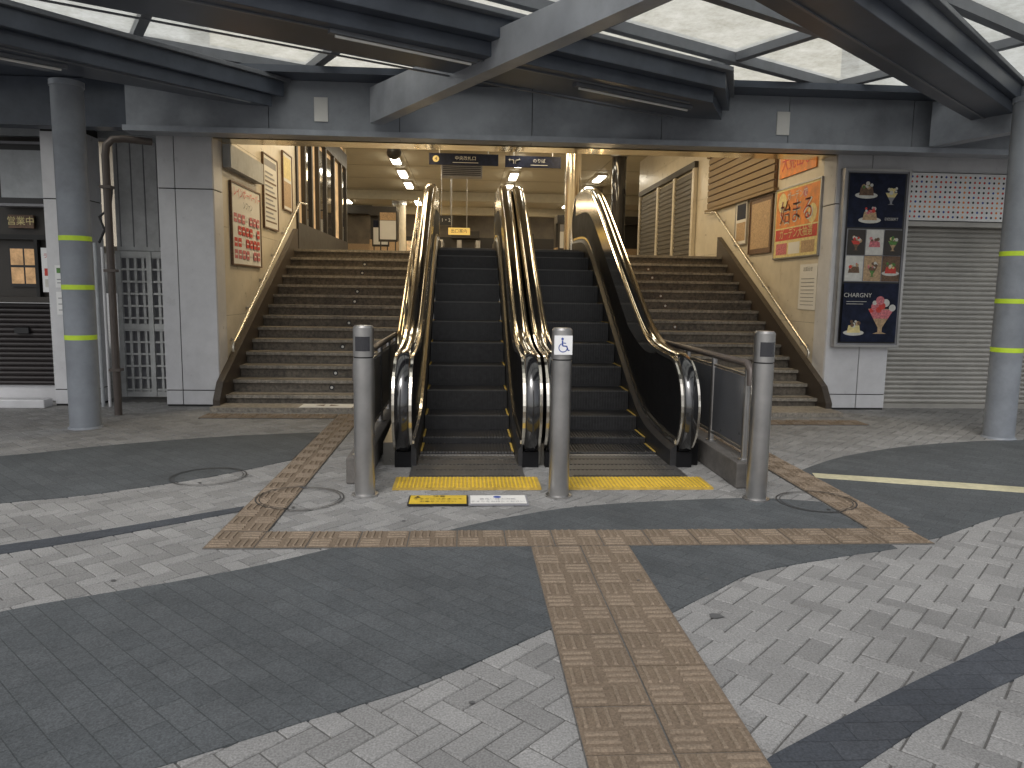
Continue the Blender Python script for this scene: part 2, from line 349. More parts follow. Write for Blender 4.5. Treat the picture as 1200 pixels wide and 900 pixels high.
for k in range(34):
    x=random.uniform(-3,5);y=random.uniform(2.1,6.5);r_=random.uniform(.005,.011)
    if k==0: x,y,r_=1.15,3.15,.03
    b.flat([(x+r_*random.uniform(.7,1.2)*math.cos(a*math.pi/5)*1.2,y+r_*random.uniform(.7,1.1)*math.sin(a*math.pi/5)) for a in range(10)],.0195 if .38<x<.96 or 4.08<y<4.37 else .0055,M_SPOT)
b.ob("pavement_stains",kind="structure")
for (x,y,rr) in((-1.13,5.09,.30),(-1.96,5.72,.28),(2.49,4.97,.27)):
    e=thing("manhole_cover",(x,y,0),"round manhole cover with thin dark rings filled with paving","manhole cover","manhole covers in the plaza")
    n=48
    for (ra,rb,nm) in((rr,rr-.010,"outer_ring"),(rr-.026,rr-.032,"inner_ring")):
        b=MB(); vs=[]
        for k in range(n):
            t=2*math.pi*k/n
            for R_ in(ra,rb):
                px,py=x+R_*math.cos(t),y+R_*math.sin(t)
                on=(-1.45<px<-1.165) or (2.54<px<2.82)
                vs.append((px,py,.0195 if on else .0075))
        b.add(vs,[(2*k,2*((k+1)%n),2*((k+1)%n)+1,2*k+1) for k in range(n)],M_RING); b.ob(nm,e)
    b=MB(); b.flat([(x+.015*math.cos(k),y-rr*.7+.015*math.sin(k)) for k in range(6)],.0075,M_RING); b.ob("lifting_hole",e)

# ------------------------------------------------------------------ stairs
LZ=2.12; NS=14; Y0=9.18; TR=.295; RI=LZ/NS
def stair(x0,x1,label,side):
    e=thing("staircase",((x0+x1)/2,Y0,0),label,"stairs","granite staircases beside the escalators")
    first=None
    for k in range(NS):
        if first is None:
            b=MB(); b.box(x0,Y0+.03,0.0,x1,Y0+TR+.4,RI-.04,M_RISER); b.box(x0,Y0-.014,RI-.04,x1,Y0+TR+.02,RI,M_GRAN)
            b.box(x0,Y0+.015,RI,x1,Y0+.035,RI+.0015,M_GROOVE); b.box(x0,Y0+.055,RI,x1,Y0+.07,RI+.0015,M_GROOVE)
            first=b.ob("step",e,bevel=.006); base=Vector(first.location)
        else:
            o=first.copy(); COL.objects.link(o); o.location=base+Vector((0,k*TR,k*RI))
    b=MB(); yE=Y0+NS*TR
    prof=[(Y0-.25,0),(Y0-.25,.12),(Y0-.1,.32),(yE,LZ+.36),(yE+.0,LZ-.05),(Y0+.5,0)]
    xa,xb=(x0-.03,x0+.05) if side<0 else (x1-.05,x1+.03)
    n=len(prof); b.add([(xa,p[0],p[1]) for p in prof]+[(xb,p[0],p[1]) for p in prof],[tuple(range(n)),tuple(range(n,2*n))[::-1]]+[(i,i+n,(i+1)%n+n,(i+1)%n) for i in range(n)],M_STRING); b.ob("stringer",e)
    for k in (1,2,4,6,8,9,11,12):
        b=MB(); xc=(x0+x1)/2+(.12 if side<0 else -.15); yy=Y0+k*TR+.027; zc=k*RI+.055; rr=.034
        b.add([(xc+rr*math.cos(a*math.pi/8),yy,zc+rr*math.sin(a*math.pi/8)) for a in range(16)],[tuple(range(16))],M_BLACK if side<0 else M_BROWN)
        rr=.019; b.add([(xc+rr*math.cos(a*math.pi/4),yy-.002,zc+rr*math.sin(a*math.pi/4)) for a in range(8)],[tuple(range(8))],M_PAPER)
        b.ob("direction_marker",e)
    return e
stair(-2.95,-.66,"wide worn granite staircase with round black riser markers",-1)
stair(2.02,4.57,"wide worn granite staircase with small brown riser markers",1)
b=MB(); b.box(-2.97,8.78,-.01,-.80,9.15,.055,M_GRAN); b.ob("stair_foot_pavement",kind="structure")
b=MB(); b.box(2.1,8.6,-.01,4.58,9.15,.055,M_GRAN); b.ob("stair_foot_pavement",kind="structure")
sign("floor_notice","white flat notice on the paving at the stair foot","notice",(-1.95,8.80,.055),X,Y,.62,.28,[('r',.04,.04,.58,.24,M_PAPER),('t',.31,.14,.14,"◀ ▶",M_BROWN)],th=.004)

# ------------------------------------------------------------------ escalators
def sp(x,k=.45): return .5*(x+math.sqrt(x*x+k*k))
PY0=7.15; SL=.577; PY1=PY0+LZ/SL
def pz(y): return SL*(sp(y-PY0)-sp(y-PY1))
YF=5.90; YB=12.5; CZ=.475; RR=.41
def pan(y):
    z=pz(y); lo=z+CZ-RR; hi=z+CZ+RR
    if y<YF+RR: d=RR-(y-YF); h_=math.sqrt(max(0,RR*RR-d*d)); return z+CZ-h_,z+CZ+h_
    if y>YB-RR: d=RR-(YB-y); h_=math.sqrt(max(0,RR*RR-d*d)); return z+CZ-h_,z+CZ+h_
    return lo,hi
M_CLAD=mat("brushed_cladding",(.26,.25,.23),.3,.8,var=.1)
def escalator(xi0,xi1,xl,xr,label,outer_left,outer_right):
    xc=(xi0+xi1)/2
    e=thing("escalator",(xc,YF,0),label,"escalator","escalators up to the station")
    ys=[YF+RR*(1-math.cos(a*math.pi/2/14)) for a in range(15)]; y=ys[-1]
    while y<YB-RR-.06: y+=.1; ys.append(y)
    ys+= [YB-RR+RR*math.sin(a*math.pi/2/10) for a in range(11)]
    ys=sorted(set(round(v,5) for v in ys))
    for xb in(xl,xr):
        inner=1 if xb==xl else -1
        b=MB(); vs=[];t=.066
        for y in ys:
            lo,hi=pan(y); vs+=[(xb-t,y,lo),(xb-t,y,hi),(xb+t,y,hi),(xb+t,y,lo)]
        n=len(ys); fs=[(4*i+j,4*i+(j+1)%4,4*(i+1)+(j+1)%4,4*(i+1)+j) for i in range(n-1) for j in range(4)]
        b.add(vs,fs,M_BLACKG); b.ob("balustrade",e)
        b=MB(); b.box(xb-.068,YF+.13,0,xb+.068,YF+1.0,.13,M_BLACKG); b.ob("newel_plinth",e)
        path=[(y,pan(y)[0]) for y in ys[:14]][::-1]+[(y,pan(y)[1]) for y in ys[1:]]+[(y,pan(y)[0]) for y in ys[-11:-1]][::-1]
        b=MB(); b.sweep(path,xb,[(-.080,-.020),(-.080,.012),(.080,.012),(.080,-.020)],M_CHROME); b.ob("guide_rail",e)
        b=MB(); b.sweep(path,xb,[(-.052,.012),(-.058,.026),(-.046,.044),(.046,.044),(.058,.026),(.052,.012)],M_BELT,True); b.ob("handrail",e)
        b=MB(); vs=[]
        yb_=[y for y in ys if YF+.9<y<YB-.3]; n=len(yb_)
        for i,y in enumerate(yb_):
            hi=pan(y)[1]-.021; wd=.02+.27*min(1,i/12); xx=xb+inner*.068
            vs+=[(xx,y,hi-wd),(xx,y,hi),(xx+inner*.008,y,hi),(xx+inner*.004,y,hi-wd)]
        b.add(vs,[(4*i+j,4*i+(j+1)%4,4*(i+1)+(j+1)%4,4*(i+1)+j) for i in range(n-1) for j in range(4)],M_CHROME); b.ob("metal_band",e)
        xs=xi0 if inner>0 else xi1
        yy=[YF+.12+.1*i for i in range(int((YB-YF-.2)/.1))]
        b=MB(); vs=[]; xq=xb+inner*.067
        for y in yy:
            z=pz(y); vs+=[(xq,y,z+.19),(xs,y,z+.13),(xs,y,z-.12),(xq,y,z-.12)]
        n=len(yy); b.add(vs,[(4*i+j,4*i+(j+1)%4,4*(i+1)+(j+1)%4,4*(i+1)+j) for i in range(n-1) for j in range(4)]+[(0,1,2,3),tuple(4*(n-1)+q for q in(3,2,1,0))],M_STEP); b.ob("skirt",e)
        b=MB(); b.sweep([(y,pz(y)+.195) for y in yy],xq+inner*.012,[(-.011,-.012),(-.011,.020),(.014,.010),(.014,-.014)],M_CHROME); b.ob("trim",e)
    st=None
    for k in range(14):
        ya=6.46+.4*k; z=pz(ya+.2)-.004
        if st is None:
            b=MB(); w0,w1=xi0+.006,xi1-.006; ng=30
            b.box(w0,ya,z-.27,w1,ya+.395,z-.012,M_STEP)
            for g_ in range(ng):
                xa=w0+(w1-w0)*(g_+.12)/ng; xb_=w0+(w1-w0)*(g_+.72)/ng
                b.box(xa,ya-.004,z-.20,xb_,ya+.39,z,M_STEP)
                b.box(xa-.001,ya-.006,z-.012,xb_+.001,ya+.012,z+.001,M_STEPE)
            for (a0,a1) in((w0,w0+.018),(w1-.018,w1)): b.box(a0,ya+.01,z-.01,a1,ya+.385,z+.0025,M_YELT)
            st=b.ob("step",e); base=Vector(st.location); z0=z
        else:
            o=st.copy(); COL.objects.link(o); o.location=base+Vector((0,.4*k,z-z0))
    b=MB(); b.box(xl+.075,5.66,0,xr-.075,6.05,.018,M_PLATE); b.box(xi0+.002,6.05,0,xi1-.002,6.44,.018,M_PLATE)
    for g_ in range(24):
        xa=xi0+.02+(xi1-xi0-.04)*g_/24; b.box(xa,5.70,.018,xa+.016,6.40,.0215,M_PLATE)
    for yy_ in(5.66,5.86,6.05,6.25): b.box(xi0+.01,yy_,.018,xi1-.01,yy_+.010,.023,M_GROOVE)
    b.ob("floor_plate",e)
    b=MB(); b.box(xi0+.01,6.40,.018,xi1-.01,6.44,.024,M_STEEL); b.ob("comb_plate",e)
    b=MB(); b.box(xl-.02,5.32,0,xr+.02,5.65,.016,M_YELT)
    for i in range(36):
        for j in range(9):
            px=xl+(xr-xl)*(i+.5)/36; py=5.345+.035*j; b.cyl((px,py,.016),(px,py,.0215),.009,M_YEL,6)
    b.ob("tactile_strip",e)
    b=MB(); b.box(xi0,11.98,LZ-.3,xi1,12.9,LZ+.012,M_PLATE); b.ob("landing_plate",e)
    for (a0,a1,mm) in(outer_left,outer_right):
        b=MB(); yy=[YF+.22+.12*i for i in range(54)]; vs=[]
        for y in yy:
            z=pz(y); vs+=[(a0,y,z+.17),(a1,y,z+.17),(a1,y,-.01 if y<12.2 else z-.1),(a0,y,-.01 if y<12.2 else z-.1)]
        n=len(yy); b.add(vs,[(4*i+j,4*i+(j+1)%4,4*(i+1)+(j+1)%4,4*(i+1)+j) for i in range(n-1) for j in range(4)]+[(0,1,2,3),tuple(4*(n-1)+q for q in(3,2,1,0))],mm); b.ob("cladding",e)
    return e
escalator(-.39,.45,-.50,.553,"black stepped escalator with polished handrails and worn yellow entry strip",(-.67,-.569,M_CLAD),(.621,.648,M_CLAD))
escalator(.85,1.73,.744,1.85,"black stepped escalator with dark side panels beside the stairs",(.652,.676,M_CLAD),(1.919,2.0,M_BLACKG))

def guard(x,ya,yb,label):
    e=thing("guard_rail",(x,(ya+yb)/2,0),label,"guard rail","guard rails beside the escalator entry")
    b=MB(); b.box(x-.08,ya,0,x+.08,yb,.20,M_CONC); b.ob("curb",e,bevel=.01)
    n=5
    for i in range(n):
        y=ya+.08+(yb-ya-.16)*i/(n-1); b=MB(); b.cyl((x,y,.20),(x,y,.93),.024,M_STEEL,12); b.cyl((x,y,.20),(x,y,.212),.045,M_STEEL,14); b.ob("post",e)
    b=MB(); b.tube([(x,ya+.02,.78),(x,ya+.03,.89),(x,ya+.1,.94),(x,yb-.05,.94)],.028,M_PIPE,12); b.ob("top_rail",e)
    for z in(.86,.28):
        b=MB(); b.tube([(x,ya+.08,z),(x,yb-.08,z)],.013,M_STEEL,8); b.ob("rail",e)
    for i in range(n-1):
        y0=ya+.08+(yb-ya-.16)*i/(n-1)+.035; y1=ya+.08+(yb-ya-.16)*(i+1)/(n-1)-.035
        b=MB(); b.box(x-.008,y0,.30,x+.008,y1,.84,M_PANEL); b.ob("panel",e,bevel=.003)
guard(-.80,5.5,8.7,"steel guard rail with dark top rail and grey metal panels")
guard(2.13,5.35,8.55,"steel guard rail with dark top rail and grey metal panels")

def bollard(x,y,label,badge=False):
    e=thing("bollard",(x,y,0),label,"bollard","stainless bollards at the escalator entry")
    r_=.072
    b=MB(); b.cyl((x,y,0),(x,y,.98),r_,M_STEEL,32); b.cyl((x,y,0),(x,y,.012),r_+.022,M_STEEL,32); b.ob("body",e)
    b=MB(); b.cyl((x,y,.98),(x,y,.99),r_-.006,M_GROOVE,32); b.cyl((x,y,.99),(x,y,1.19),r_,M_STEEL,32,cap=False); b.cyl((x,y,1.19),(x,y,1.205),r_,M_STEEL,32,r1=r_-.012); b.ob("cap",e)
    if not badge:
        b=MB(); vs=[];n=9
        for i in range(n):
            a=-math.pi/2-.75+1.5*i/(n-1); vs+=[(x+(r_+.002)*math.cos(a),y+(r_+.002)*math.sin(a),1.03),(x+(r_+.002)*math.cos(a),y+(r_+.002)*math.sin(a),1.13)]
        b.add(vs,[(2*i,2*i+2,2*i+3,2*i+1) for i in range(n-1)],M_DARKG); b.ob("sensor_window",e)
    else:
        w=.125; ox,oy,oz=x-w/2,y-r_-.004,1.03
        b=MB(); b.box(ox,oy-.004,oz-.006,ox+w,oy+.004,oz+.126,M_SIGNW); b.ob("badge",e)
        b=MB(); yy=oy-.0055
        def P2(u,v): return (ox+u+.005,yy,oz+v)
        def seg(u0,v0,u1,v1,t):
            d=Vector((u1-u0,v1-v0)).normalized(); nx_,ny_=-d[1]*t,d[0]*t
            b.add([P2(u0-nx_,v0-ny_),P2(u1-nx_,v1-ny_),P2(u1+nx_,v1+ny_),P2(u0+nx_,v0+ny_)],[(0,1,2,3)],M_BLUE)
        b.add([P2(.05+.009*math.cos(a*math.pi/6),.103+.009*math.sin(a*math.pi/6)) for a in range(12)],[tuple(range(12))],M_BLUE)
        seg(.05,.092,.052,.055,.005); seg(.052,.055,.080,.053,.004); seg(.080,.055,.090,.024,.004); seg(.088,.024,.102,.026,.003); seg(.051,.076,.075,.073,.003)
        n=18
        for i in range(n):
            a0=math.radians(110+250*i/n); a1=math.radians(110+250*(i+1)/n)
            seg(.055+.029*math.cos(a0),.042+.029*math.sin(a0),.055+.029*math.cos(a1),.042+.029*math.sin(a1),.003)
        b.ob("wheelchair_symbol",e)
M_SIGNW=mat("bright_white_sign",(.82,.82,.82),.4,var=.02)
bollard(-.70,5.20,"stainless steel cylinder bollard with a dark sensor window")
bollard(.68,5.16,"stainless steel cylinder bollard with a blue wheelchair badge",True)
bollard(2.09,5.06,"stainless steel cylinder bollard with a dark sensor window")

sign("floor_sign","yellow caution plate laid on the paving at the escalator entry","sign",(-.38,4.90,.004),X,Y,.41,.23,
 [('r',.01,.01,.40,.22,M_YEL),('p',[(.035,.16),(.085,.16),(.06,.205)],M_BLACK),('t',.21,.185,.045,"注意",M_BLACK),('t',.205,.12,.038,"手すりにつかまって",M_BLACK),('t',.205,.06,.036,"お乗りください",M_BLACK)],base=M_BLACK,th=.012)
sign("floor_sign","white notice plate with blue icon laid on the paving","sign",(.035,4.90,.004),X,Y,.41,.23,
 [('r',.012,.012,.398,.218,M_PAPER),('c',.20,.175,.028,M_BLUE),('t',.2,.115,.036,"黄色い線の内側",M_GREYP),('t',.2,.055,.034,"手すりをお持ちください",M_GREYP)],base=M_GREYP,th=.012)

def column(x,y,h_,label):
    e=thing("canopy_column",(x,y,0),label,"column","blue-grey canopy columns")
    b=MB(); b.cyl((x,y,0),(x,y,h_),.145,M_COLUMN,40); b.ob("shaft",e)
    b=MB(); b.cyl((x,y,0),(x,y,.02),.165,M_COLUMN,40,r1=.155); b.ob("base",e)
    b=MB(); b.cyl((x,y,h_),(x,y,h_+.05),.155,M_BEAML,40); b.ob("cap",e)
    for z in(.93,1.43,1.91):
        b=MB(); b.cyl((x,y,z-.024),(x,y,z+.024),.147,M_TAPE,40,cap=False); b.ob("tape_band",e)
column(-3.88,7.78,3.36,"blue-grey round steel column with three yellow-green tape bands")
column(5.62,7.36,3.40,"blue-grey round steel column with three yellow-green tape bands")

# ------------------------------------------------------------------ canopy
can=thing("canopy",(1,7,3.2),"grey steel and frosted glass canopy above the station entrance","canopy")
def beam(poly,z0,z1,m=M_BEAMD,name="beam"):
    b=MB(); b.prism(poly,z0,z1,m); return b.ob(name,can,bevel=.006)
def inset(poly,d):
    n=len(poly);a=sum(poly[i][0]*poly[(i+1)%n][1]-poly[(i+1)%n][0]*poly[i][1] for i in range(n)); s=1 if a>0 else -1
    out=[]
    for i in range(n):
        p0,p1,p2=[Vector(poly[(i+k)%n]) for k in(-1,0,1)]
        d1=(p1-p0).normalized();d2=(p2-p1).normalized(); n1=Vector((-d1.y,d1.x))*s;n2=Vector((-d2.y,d2.x))*s
        v=(n1+n2); v=v/max(.4,v.length); out.append(tuple(p1+v*d))
    return out
def strip(p,q,w,z0,z1,m,name):
    p=Vector(p);q=Vector(q); d=(q-p).normalized(); n_=Vector((-d.y,d.x))*w; b=MB(); vs=[]
    for z in(z0,z1):
        for s in(p-n_,q-n_,q+n_,p+n_): vs.append((s.x,s.y,z))
    b.add(vs,[(3,2,1,0),(4,5,6,7),(0,1,5,4),(1,2,6,5),(2,3,7,6),(3,0,4,7)],m); return b.ob(name,can)
B1=[(-5.9,4.2),(-2.0,8.64),(-2.5,8.64),(-8.2,4.5),(-8.2,4.2)]
B2=[(-3.9,4.2),(2.64,7.75),(3.0,8.64),(2.4,8.64),(-5.5,4.2)]
B3=[(.7,4.2),(5.9,8.64),(6.8,8.64),(1.72,4.2)]
B4=[(5.1,4.2),(9.6,8.1),(10.5,8.1),(6.1,4.2)]
for B in(B1,B2,B3,B4):
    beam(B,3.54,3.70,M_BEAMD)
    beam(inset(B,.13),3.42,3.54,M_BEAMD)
    beam(inset(B,-.08),3.70,3.745,M_MULL,"flange")
for (p,q) in(((-3.3,4.8),(2.3,7.85)),((-4.6,4.75),(2.3,8.5)),((-6.0,4.6),(-2.3,8.4)),((1.3,4.4),(6.2,8.55)),((5.7,4.4),(9.8,8.0))):
    strip(p,q,.012,3.408,3.419,M_MULL,"seam_rail")
def rib(x0,y0,x1,y1,zb0,zb1,zt0,zt1,w=.11,name="rib",m=M_BEAML):
    d=Vector((x1-x0,y1-y0)).normalized(); nx_,ny_=-d.y*w,d.x*w
    b=MB(); vs=[(x0-nx_,y0-ny_,zb0),(x0+nx_,y0+ny_,zb0),(x1+nx_,y1+ny_,zb1),(x1-nx_,y1-ny_,zb1),(x0-nx_,y0-ny_,zt0),(x0+nx_,y0+ny_,zt0),(x1+nx_,y1+ny_,zt1),(x1-nx_,y1-ny_,zt1)]
    b.add(vs,[(0,1,2,3),(4,7,6,5),(0,4,5,1),(1,5,6,2),(2,6,7,3),(3,7,4,0)],m); return b.ob(name,can)
rib(-1.0,8.64,1.72,4.3,3.28,3.37,3.66,3.58,.075,m=M_RIB)
rib(-3.2,8.64,-4.9,4.3,3.62,3.62,3.76,3.76,.04,m=M_MULL)
rib(5.45,8.64,8.0,4.3,3.20,3.36,3.70,3.60,.08)
FX=[-3.75,-2.2,-.75,.75,2.25,3.75,5.25,7.3]
b=MB()
for i in range(len(FX)-1): b.box(FX[i]+.004,8.74,3.14,FX[i+1]-.004,8.9,3.745,M_FASC)
b.box(-3.73,8.76,3.15,7.28,8.88,3.74,M_GROOVE); b.ob("fascia",can)
b=MB(); b.box(-3.75,8.64,3.14,7.3,8.737,3.20,M_BEAML); b.ob("fascia_lip",can)
b=MB(); b.box(-9,8.9,3.22,-3.76,9.12,3.74,M_BEAMD); b.ob("fascia",can)
b=MB(); b.box(7.31,8.9,3.22,12,9.12,3.74,M_BEAMD); b.ob("fascia",can)
b=MB(); b.box(-9,8.42,3.748,12,9.66,3.82,M_BEAMD); b.ob("soffit",can)
for (x,z) in((-1.62,3.44),(3.68,3.44)):
    b=MB(); b.box(x-.075,8.725,z-.13,x+.075,8.7385,z+.13,M_PAPER); b.ob("white_plate",can)
a=Vector((.87,.49)); c=Vector((-.49,.87)); pw,ph=1.75,1.02; cnt=0
mull=MB()
for i in range(-6,9):
    for j in range(-2,11):
        q=Vector((.2,1.75))+a*(i*pw)+c*(j*ph); ctr=q+a*pw/2+c*ph/2
        if not(-7.0<ctr.x<9 and 4.4<ctr.y<9.0): continue
        g=.03; P=[q+a*g+c*g,q+a*(pw-g)+c*g,q+a*(pw-g)+c*(ph-g),q+a*g+c*(ph-g)]
        if cnt<98:
            b=MB(); b.quad([(p.x,p.y,3.92) for p in P],M_GLASS); b.ob("glass_panel",can); cnt+=1
        for (s0,s1) in((q,q+a*pw),(q,q+c*ph)):
            d=(s1-s0).normalized(); nn=Vector((-d.y,d.x))*.045
            vs=[(p.x,p.y,z) for z in(3.825 if s1==q+a*pw else 3.84,3.95) for p in(s0-nn,s1-nn,s1+nn,s0+nn)]
            mull.add(vs,[(3,2,1,0),(4,5,6,7),(0,1,5,4),(1,2,6,5),(2,3,7,6),(3,0,4,7)],M_MULL)
mull.ob("mullion_grid",can)
for (p,q) in(((-1.05,6.02),(.08,6.66)),((1.02,7.25),(2.36,8.0)),((-4.7,6.35),(-3.6,7.25))):
    o=strip(p,q,.028,3.385,3.418,M_MULL,"strip_light")
    P_=Vector(p);Q_=Vector(q);d=(Q_-P_).normalized(); b=MB(); b.cyl((*(P_+d*.05),3.372),(*(Q_-d*.05),3.372),.012,M_PAPER,8); b.ob("light_tube",can)

# ------------------------------------------------------------------ station building
bd=thing("station_building",(1,9.5,0),"white panelled station entrance building with a warm lit opening","building")
def part(name,boxes,m,bevel=0,parent=bd):
    for q in boxes:
        b=MB(); b.box(*q,m); o=b.ob(name,parent,bevel=bevel)
    return o
def sidewall(x0,x1,xface,sgn,ya,yb):
    part("wall",[(x0,ya,0,x1,yb,5.2)],M_GROOVE)
    b=MB(); y=ya
    while y<yb-.01:
        y2=min(y+1.2,yb); zz=[0,1.1,2.2,3.3,4.4,5.1]
        for k in range(5):
            xa,xb=(xface,xface+sgn*.012); b.box(min(xa,xb),y+.002,zz[k]+.002,max(xa,xb),y2-.002,zz[k+1]-.002,M_CREAM)
        y=y2
    b.ob("wall_panels",bd)
sidewall(-3.3,-3.0,-3.0,1,9.52,13.6)
sidewall(4.62,4.95,4.62,-1,9.52,20)
def pier(x0,x1,y0,y1,rows,cols=None,name="pier"):
    b=MB(); b.box(x0+.01,y0+.012,0,x1-.01,y1,3.3,M_GROOVE); b.ob(name,bd)
    b=MB(); cols=cols or [x0,x1]
    for i in range(len(cols)-1):
        for k in range(len(rows)-1):
            b.box(cols[i]+.005,y0,rows[k]+.006,cols[i+1]-.005,y0+.02,rows[k+1]-.006,M_WHITE)
    for k in range(len(rows)-1):
        b.box(x0,y0+.022,rows[k]+.006,x0+.015,y1-.002,rows[k+1]-.006,M_WHITE); b.box(x1-.015,y0+.022,rows[k]+.006,x1,y1-.002,rows[k+1]-.006,M_WHITE)
    b.ob("pier_panels",bd,bevel=.003)
pier(-3.62,-2.98,9.2,9.55,[0.02,.20,2.6,3.22],[-3.62,-3.42,-2.98])
pier(4.60,5.43,9.2,9.55,[0.02,.20,2.6,3.22],[4.60,5.05,5.43])
pier(-4.93,-4.45,9.2,9.6,[0.02,.20,2.45,3.22])
part("lintel",[(-3.0,9.32,3.27,4.62,9.6,5.4)],M_CREAM)
part("lintel_trim",[(-2.98,9.24,3.19,4.60,9.31,3.30),(-2.98,9.312,3.205,4.60,9.66,3.265)],M_GOLD)
part("upper_wall",[(-9,9.68,3.24,-3.0,9.9,8),(4.62,9.68,3.24,12,9.9,8),(-3.0,9.68,5.41,4.62,9.9,8)],M_GREYW)
part("recess_wall",[(-4.45,9.95,1.9,-3.62,10.1,3.3)],M_LGREY)
b=MB()
for k in range(5): b.box(-4.40+k*.16,9.935,1.95,-4.39+k*.16,9.949,3.25,M_GREYP)
b.ob("wall_seams",bd)
part("recess_backing",[(-4.44,9.98,0.02,-3.63,10.02,1.9)],M_GREYP)
b=MB()
for k in range(9): b.box(-4.42+k*.095,9.90,.08,-4.40+k*.095+.012,9.925,1.84,M_GATE)
for k in range(12): b.box(-4.43,9.885,.10+k*.155,-3.64,9.899,.125+k*.155,M_GATE)
for z in(.02,.9,1.82): b.box(-4.44,9.875,z,-3.63,9.884,z+.07,M_GATE)
for x in(-4.44,-4.06,-3.69): b.box(x,9.86,.02,x+.06,9.874,1.89,M_GATE)
b.ob("lattice_gate",bd)
part("shop_wall",[(-9,9.75,1.25,-4.93,9.9,3.3)],M_DARK)
part("shop_wall",[(-9,9.62,0,-4.93,9.9,.2)],M_WHITE)
part("shop_step",[(-9,9.0,0,-4.95,9.19,.10)],M_WHITE,.01)
def shutter(x0,x1,z0,z1,y,m,pitch=.075,name="roller_shutter"):
    b=MB(); z=z0; prof=[]
    while z<z1:
        prof+=[(0,z),(-.016,z+pitch*.2),(-.020,z+pitch*.5),(-.016,z+pitch*.8)]; z+=pitch
    prof.append((0,z)); vs=[]
    for dy,zz in prof: vs+=[(x0,y+dy,zz),(x1,y+dy,zz)]
    b.add(vs,[(2*i,2*i+1,2*i+3,2*i+2) for i in range(len(prof)-1)],m); return b.ob(name,bd)
shutter(-9,-4.95,.2,1.22,9.60,M_SHUTD,.06)
part("shutter_lock",[(-5.55,9.54,.85,-5.38,9.575,.92)],M_BLACK)
part("counter_ledge",[(-9,9.5,1.23,-4.94,9.74,1.30)],M_DARK)
part("shop_window_frame",[(-5.0,9.66,1.3,-4.94,9.74,2.35),(-9,9.66,2.0,-5.0,9.74,2.06),(-5.32,9.66,1.3,-5.28,9.74,2.0)],M_GROOVE)
shutter(5.47,11,.06,2.34,9.42,M_SHUT,.062)
part("shutter_frame",[(5.43,9.30,0,5.475,9.5,2.35),(5.43,9.22,2.352,11,9.5,2.41),(5.477,9.36,0,11,9.5,.06)],M_SHUT)
part("upper_panel",[(5.43,9.24,3.02,11,9.5,3.22),(6.95,9.24,2.42,11,9.5,3.0)],M_WHITE)
part("wall",[(5.43,9.52,0,12,9.66,3.24)],M_GREYW)
part("ceiling",[(-9,9.9,4.92,9,34,5.1)],M_CEIL)
b=MB()
for k in range(9): b.box(-9,12+k*2.4,4.915,9,12.008+k*2.4,4.9195,M_CEILJ)
for k in range(6): b.box(-7+k*2.7,9.95,4.913,-6.99+k*2.7,33.9,4.9185,M_CEILJ)
b.ob("ceiling_joints",bd)
b=MB(); b.box(-9,13.31,LZ-.12,9,34,LZ,M_FLOORI); b.ob("station_floor",kind="structure")
b=MB(); b.box(-.64,12.9,LZ-.12,1.99,13.31,LZ,M_FLOORI); b.ob("station_floor",kind="structure")
part("rear_wall",[(-9,34,LZ,9,34.2,5.1)],M_DARKW)
part("partition_wall",[(-9,19.2,LZ,-3.0,19.4,4.91),(-9.2,19.4,LZ,-9,34,4.91),(9,20,LZ,9.2,34,4.91)],M_CREAM)
part("partition_wall",[(4.95,19.8,LZ,9,20,4.91)],M_CREAM)
part("shop_interior",[(-3.3,13.62,LZ,-3.05,19.2,4.91)],M_SHOPLIT)
part("shop_mullion",[(-3.04,y,LZ,-2.96,y+.12,4.4) for y in(13.62,14.3,14.9,15.6,16.4,17.4,18.4,19.1)]+[(-3.04,13.622,4.401,-2.95,19.2,4.75),(-3.04,13.622,LZ-.1,-2.95,19.2,LZ+.5)],M_DARK)
part("shop_window",[(-3.035,14.45,LZ+.52,-3.0,14.88,4.28),(-3.035,15.75,LZ+.52,-3.0,16.38,4.28),(-3.035,16.55,LZ+.52,-3.0,17.38,4.28),(-3.035,18.52,LZ+.52,-3.0,19.08,4.28)],M_DARKG)
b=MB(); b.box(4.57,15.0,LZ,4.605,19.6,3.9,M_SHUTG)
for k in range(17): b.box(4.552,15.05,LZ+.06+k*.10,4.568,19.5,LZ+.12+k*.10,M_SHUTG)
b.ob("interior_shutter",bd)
part("shutter_post",[(4.53,y,LZ,4.60,y+.14,3.95) for y in(14.9,16.3,17.7,19.5)],M_CREAM)
part("wall_trim",[(4.53,14.9,3.96,4.606,19.7,4.08)],M_DARK)
part("dark_wall_sheet",[(5.0,20.01,LZ,8.9,20.05,4.9)],M_DARK)  # flat dark sheet against the back of the partition wall
part("far_shopfront",[(-8.9,33.7,LZ,8.9,33.95,LZ+1.7)],M_DARK)
part("far_shopfront_light",[(x,33.6,LZ+.4,x+1.1,33.69,LZ+1.5) for x in(-7.5,-5.4,-2.6,1.8,4.6,6.6)],M_SHOPLIT)
part("ceiling_beam",[(-8.9,y,4.60,8.9,y+.35,4.912) for y in(26.8,31.6)],M_CEIL)
def hcyl(name,x,y,r_,label,m):
    b=MB(); b.cyl((x,y,LZ),(x,y,4.91),r_,m,28); b.cyl((x,y,LZ),(x,y,LZ+.12),r_+.02,M_STEEL,28); b.cyl((x,y,4.75),(x,y,4.905),r_+.03,M_STEEL,28)
    return b.ob(name,label=label,cat="pillar",group="station hall pillars")
hcyl("pillar",2.15,15.2,.16,"polished round steel pillar on the upper landing",M_CHROME)
hcyl("pillar",3.75,18.5,.18,"dark clad pillar in the station hall",M_DARKG)
hcyl("pillar",4.2,25,.3,"cream round pillar in the station hall",M_CREAM)
